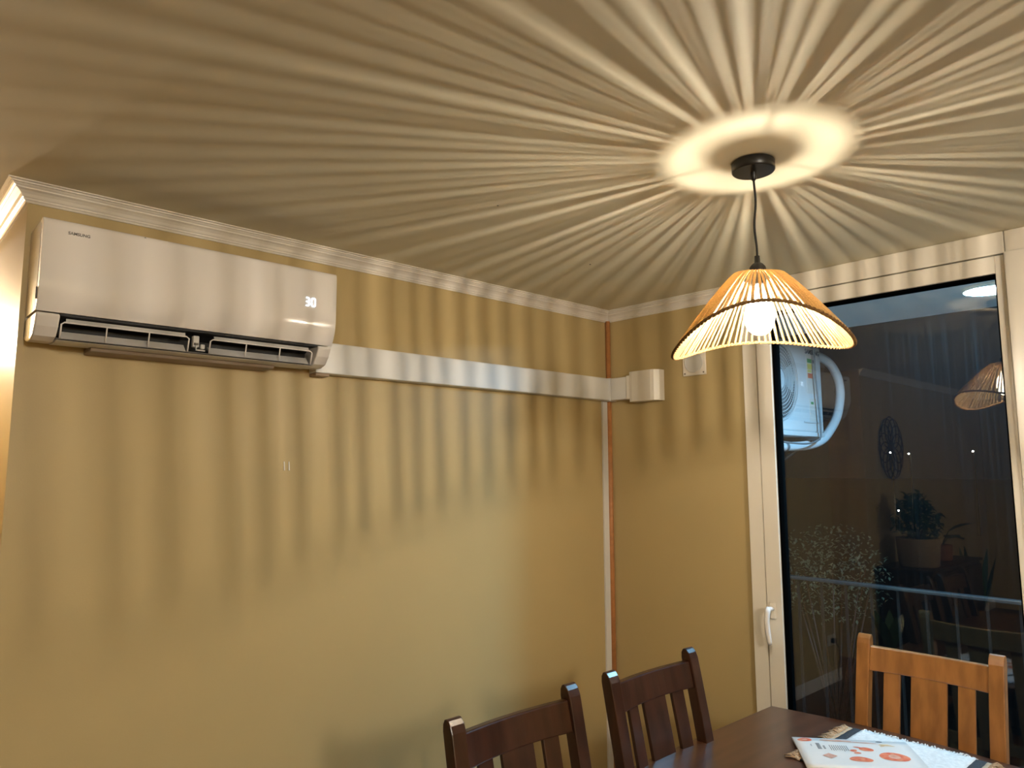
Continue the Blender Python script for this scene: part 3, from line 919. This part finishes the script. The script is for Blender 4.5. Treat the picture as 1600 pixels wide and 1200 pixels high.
MG = thing('magazine', 'white magazine with red pictures lying half on the fringed placemat', 'magazine', (2.355, 1.203, tz))
u = Vector((.592, -.806, 0)); v = Vector((-.806, -.592, 0))
def mg(a, b, z): 
    zz = .0125 + a * .018 + .0015 * math.sin(b * 18)
    p = u * a + v * b; return Vector((p.x, p.y, z + zz))
bm = new(); n1, n2 = 12, 8
LU, LV = .345, .24
lower, upper = [], []
for i in range(n1 + 1):
    lower.append([bm.verts.new(mg(LU * i / n1, LV * j / n2, -.004)) for j in range(n2 + 1)])
    upper.append([bm.verts.new(mg(LU * i / n1, LV * j / n2, 0)) for j in range(n2 + 1)])
for i in range(n1):
    for j in range(n2):
        f = bm.faces.new((upper[i][j], upper[i + 1][j], upper[i + 1][j + 1], upper[i][j + 1])); f.smooth = True
        bm.faces.new((lower[i][j], lower[i][j + 1], lower[i + 1][j + 1], lower[i + 1][j]))
for i in range(n1):
    bm.faces.new((lower[i][0], lower[i + 1][0], upper[i + 1][0], upper[i][0])); bm.faces.new((lower[i + 1][n2], lower[i][n2], upper[i][n2], upper[i + 1][n2]))
for j in range(n2):
    bm.faces.new((lower[0][j + 1], lower[0][j], upper[0][j], upper[0][j + 1])); bm.faces.new((lower[n1][j], lower[n1][j + 1], upper[n1][j + 1], upper[n1][j]))
obj('page', bm, M_paper, MG)
def print_blob(bm, a, b, ra, rb, rot=0, n=18, wob=.12, hole=0):
    ph = random.uniform(0, 6)
    vs = []
    for i in range(n):
        t = 2 * PI * i / n; q = 1 + wob * math.sin(2 * t + ph) + wob * .5 * math.sin(3 * t)
        x, y = ra * math.cos(t) * q, rb * math.sin(t) * q
        aa = a + x * math.cos(rot) - y * math.sin(rot); bb = b + x * math.sin(rot) + y * math.cos(rot)
        vs.append(bm.verts.new(mg(aa, bb, .0006)))
    bm.faces.new(vs)
bm = new(); print_blob(bm, .036, .022, .022, .016); print_blob(bm, .205, .085, .019, .017); print_blob(bm, .165, .100, .008, .012, .8); print_blob(bm, .172, .118, .010, .007)
print_blob(bm, .185, .072, .016, .004, .3); print_blob(bm, .272, .135, .04, .034, 0, 18, .08); print_blob(bm, .17, .165, .03, .02)
o = obj('printed_picture', bm, M_red, MG, recalc=False); o['kind'] = 'stuff'
bm = new(); print_blob(bm, .130, .020, .050, .007, .05, 18, .05); print_blob(bm, .20, .028, .05, .003, .08); print_blob(bm, .272, .135, .018, .015, 0, 12, .1); print_blob(bm, .085, .15, .022, .02, 0, 4, 0)
print_blob(bm, .036, .021, .009, .006)
for f in bm.faces:
    for vv in f.verts: vv.co.z += .0003
o = obj('printed_picture', bm, M_pink, MG, recalc=False); o['kind'] = 'stuff'
bm = new(); print_blob(bm, .275, .042, .028, .006, .15, 12, .25); print_blob(bm, .262, .05, .012, .004, -.6, 12, .2)
o = obj('printed_picture', bm, M_tan, MG, recalc=False); o['kind'] = 'stuff'
bm = new()
def pquad(a0, b0, a1, b1):
    bm.faces.new([bm.verts.new(mg(x, y, .0006)) for x, y in ((a0, b0), (a1, b0), (a1, b1), (a0, b1))])
for k in range(9):
    a = .100 + k * .0062
    pquad(a, .062, a + .0022, .108 + random.uniform(-.006, .004))
for k in range(5): pquad(.062, .050 + k * .0105, .074, .057 + k * .0105)
for k in range(3): pquad(.080, .070 + k * .01, .086, .077 + k * .01)
for k in range(3): pquad(.045, .062 + k * .006, .048, .066 + k * .006)
print_blob(bm, .262, .012, .010, .005, 0, 14, 0)
obj('printed_text', bm, M_print_txt, MG, recalc=False)

# ------------------------------------------------------------------ things seen mirrored in the window glass
# round cut-wood wall ornament
t = thing('wall_ornament', 'round cut wood lattice ornament on the wall, mirrored in the window', 'wall decor', (-.97, AY - .012, 1.83))
bm = new()
R0 = .30
for k in range(12):
    a = k * PI / 6
    cx, cz = .16 * math.cos(a), .16 * math.sin(a)
    tube(bm, [(cx + .135 * math.cos(q), 0, cz + .135 * math.sin(q)) for q in [2 * PI * i / 28 for i in range(28)]], .005, 4, closed=True)
obj('lattice', bm, M_laserwood, t)
bm = new(); lathe(bm, [(0, .004), (.07, .004), (.075, 0), (.07, -.004), (0, -.004)], n=28, mtx=Matrix.Rotation(PI / 2, 4, 'X')); obj('centre_disc', bm, M_laserwood, t)

# sideboard
cbx0, cbx1, cby0, cby1, cbz = -1.75, -.42, 2.12, 2.54, .80
S = thing('sideboard', 'dark wooden sideboard holding the plants, mirrored in the window', 'sideboard', (0, 0, 0))
bm = new(); box(bm, cbx0, cby0, .08, cbx1, cby1, cbz - .025, .004); obj('carcass', bm, M_cab, S)
bm = new(); box(bm, cbx0 - .02, cby0 - .02, cbz - .024, cbx1 + .02, cby1 + .01, cbz, .005); obj('top', bm, M_cab, S)
for k in range(3):
    x0 = cbx0 + .02 + k * .435
    bm = new(); box(bm, x0, cby0 - .018, .12, x0 + .42, cby0 - .001, cbz - .05, .003); d = obj('door', bm, M_cab, S)
    bm = new(); box(bm, x0 + .37, cby0 - .034, .42, x0 + .385, cby0 - .019, .54, .003); obj('handle', bm, M_screw, d)
for (x, y) in ((cbx0 + .05, cby0 + .05), (cbx1 - .05, cby0 + .05), (cbx0 + .05, cby1 - .05), (cbx1 - .05, cby1 - .05)):
    bm = new(); box(bm, x - .02, y - .02, 0, x + .02, y + .02, .079, .003); obj('foot', bm, M_cab, S)

def pot(parent, r, h, m, soil=True):
    bm = new(); lathe(bm, [(0, 0), (r * .86, 0), (r * .9, .01), (r, h * .97), (r, h), (r - .008, h), (r - .012, h - .02), (0, h - .022)], n=28)
    obj('pot', bm, m, parent)
def leafblade(bm, base, dirv, L, W, droop=.3, n=6):
    d = Vector(dirv).normalized(); s = d.cross(Vector((0, 0, 1)))
    if s.length < .1: s = Vector((1, 0, 0))
    s.normalize(); prev = None
    for i in range(n + 1):
        q = i / n; wd = W * math.sin(PI * min(.98, q * .9 + .08)) * .5
        p = Vector(base) + d * L * q + Vector((0, 0, -droop * L * q * q))
        a, b = bm.verts.new(p - s * wd), bm.verts.new(p + s * wd)
        if prev: 
            f = bm.faces.new((prev[0], prev[1], b, a)); f.smooth = True
        prev = (a, b)
# bushy plant in a wicker basket
t = thing('potted_ficus', 'bushy dark plant in a pale wicker basket on the sideboard, mirrored', 'plant', (-.70, 2.30, cbz))
pot(t, .175, .24, M_wicker)
bm = new()
for k in range(8):
    a = k * .8; tube(bm, [(0, 0, .2), (.05 * math.cos(a), .05 * math.sin(a), .32), (.12 * math.cos(a), .1 * math.sin(a), .48)], [.008, .006, .003], 5)
obj('stem', bm, M_cab, t)
bm = new(); foliage(bm, (0, 0, .40), .20, .19, .19, 330, .07); foliage(bm, (.02, 0, .55), .12, .12, .08, 70, .07)
o = obj('foliage', bm, M_leaf, t); o['kind'] = 'stuff'
# broad leaf plant
t = thing('broadleaf_plant', 'broad leaved plant in a clay pot on the sideboard, mirrored', 'plant', (-1.30, 2.30, cbz))
pot(t, .09, .14, M_terra)
for k, (a, L_, up) in enumerate(((.3, .24, 1.0), (2.2, .28, .7), (3.6, .26, .6), (5.2, .22, .8), (1.2, .2, 1.4), (4.3, .30, 1.2))):
    bm = new(); b0 = Vector((0, 0, .12)); tip = b0 + Vector((math.cos(a) * .1, math.sin(a) * .06, .12 * up))
    tube(bm, [b0, tip], .004, 5); leafblade(bm, tip, (math.cos(a), math.sin(a) * .6, up * .4), L_, .13, .35)
    obj('leaf', bm, M_leaf, t, recalc=False)
# snake plant on the floor
t = thing('snake_plant', 'tall upright bladed plant in a clay pot on the floor, mirrored in the window', 'plant', (-2.15, 2.28, 0))
pot(t, .13, .22, M_terra)
for k in range(8):
    a = k * .79; L_ = (.72, .6, .5, .66, .45, .58, .4, .7)[k]
    bm = new(); leafblade(bm, (.04 * math.cos(a), .04 * math.sin(a), .2), (.32 * math.cos(a), .32 * math.sin(a), 1), L_, .075, 0)
    obj('leaf', bm, M_leaf, t, recalc=False)
# small plant near the hall corner
t = thing('small_floor_plant', 'small dark plant on the floor beside the sideboard, mirrored in the window', 'plant', (-.22, 2.40, 0))
pot(t, .08, .14, M_terra)
for k in range(7):
    a = k * .9; bm = new(); leafblade(bm, (0, 0, .13), (.5 * math.cos(a), .35 * math.sin(a), 1), .42, .09, .15); obj('leaf', bm, M_leaf, t, recalc=False)
# outlet with a plug and cable
t = thing('wall_socket', 'white wall socket with a black plug low on the yellow wall, mirrored', 'socket', (.50, AY, .32))
bm = new(); box(bm, -.06, -.010, -.04, .06, -.0005, .04, .004); obj('plate', bm, M_upvc, t)
bm = new(); box(bm, -.015, -.045, -.018, .02, -.011, .018, .005); obj('plug', bm, M_black, t)
bm = new(); tube(bm, smooth_path([(0, -.04, -.01), (-.01, -.06, -.06), (-.03, -.05, -.14), (-.05, -.03, -.24), (-.06, -.03, -.3)]), .004, 6); obj('cable', bm, M_cord, t)
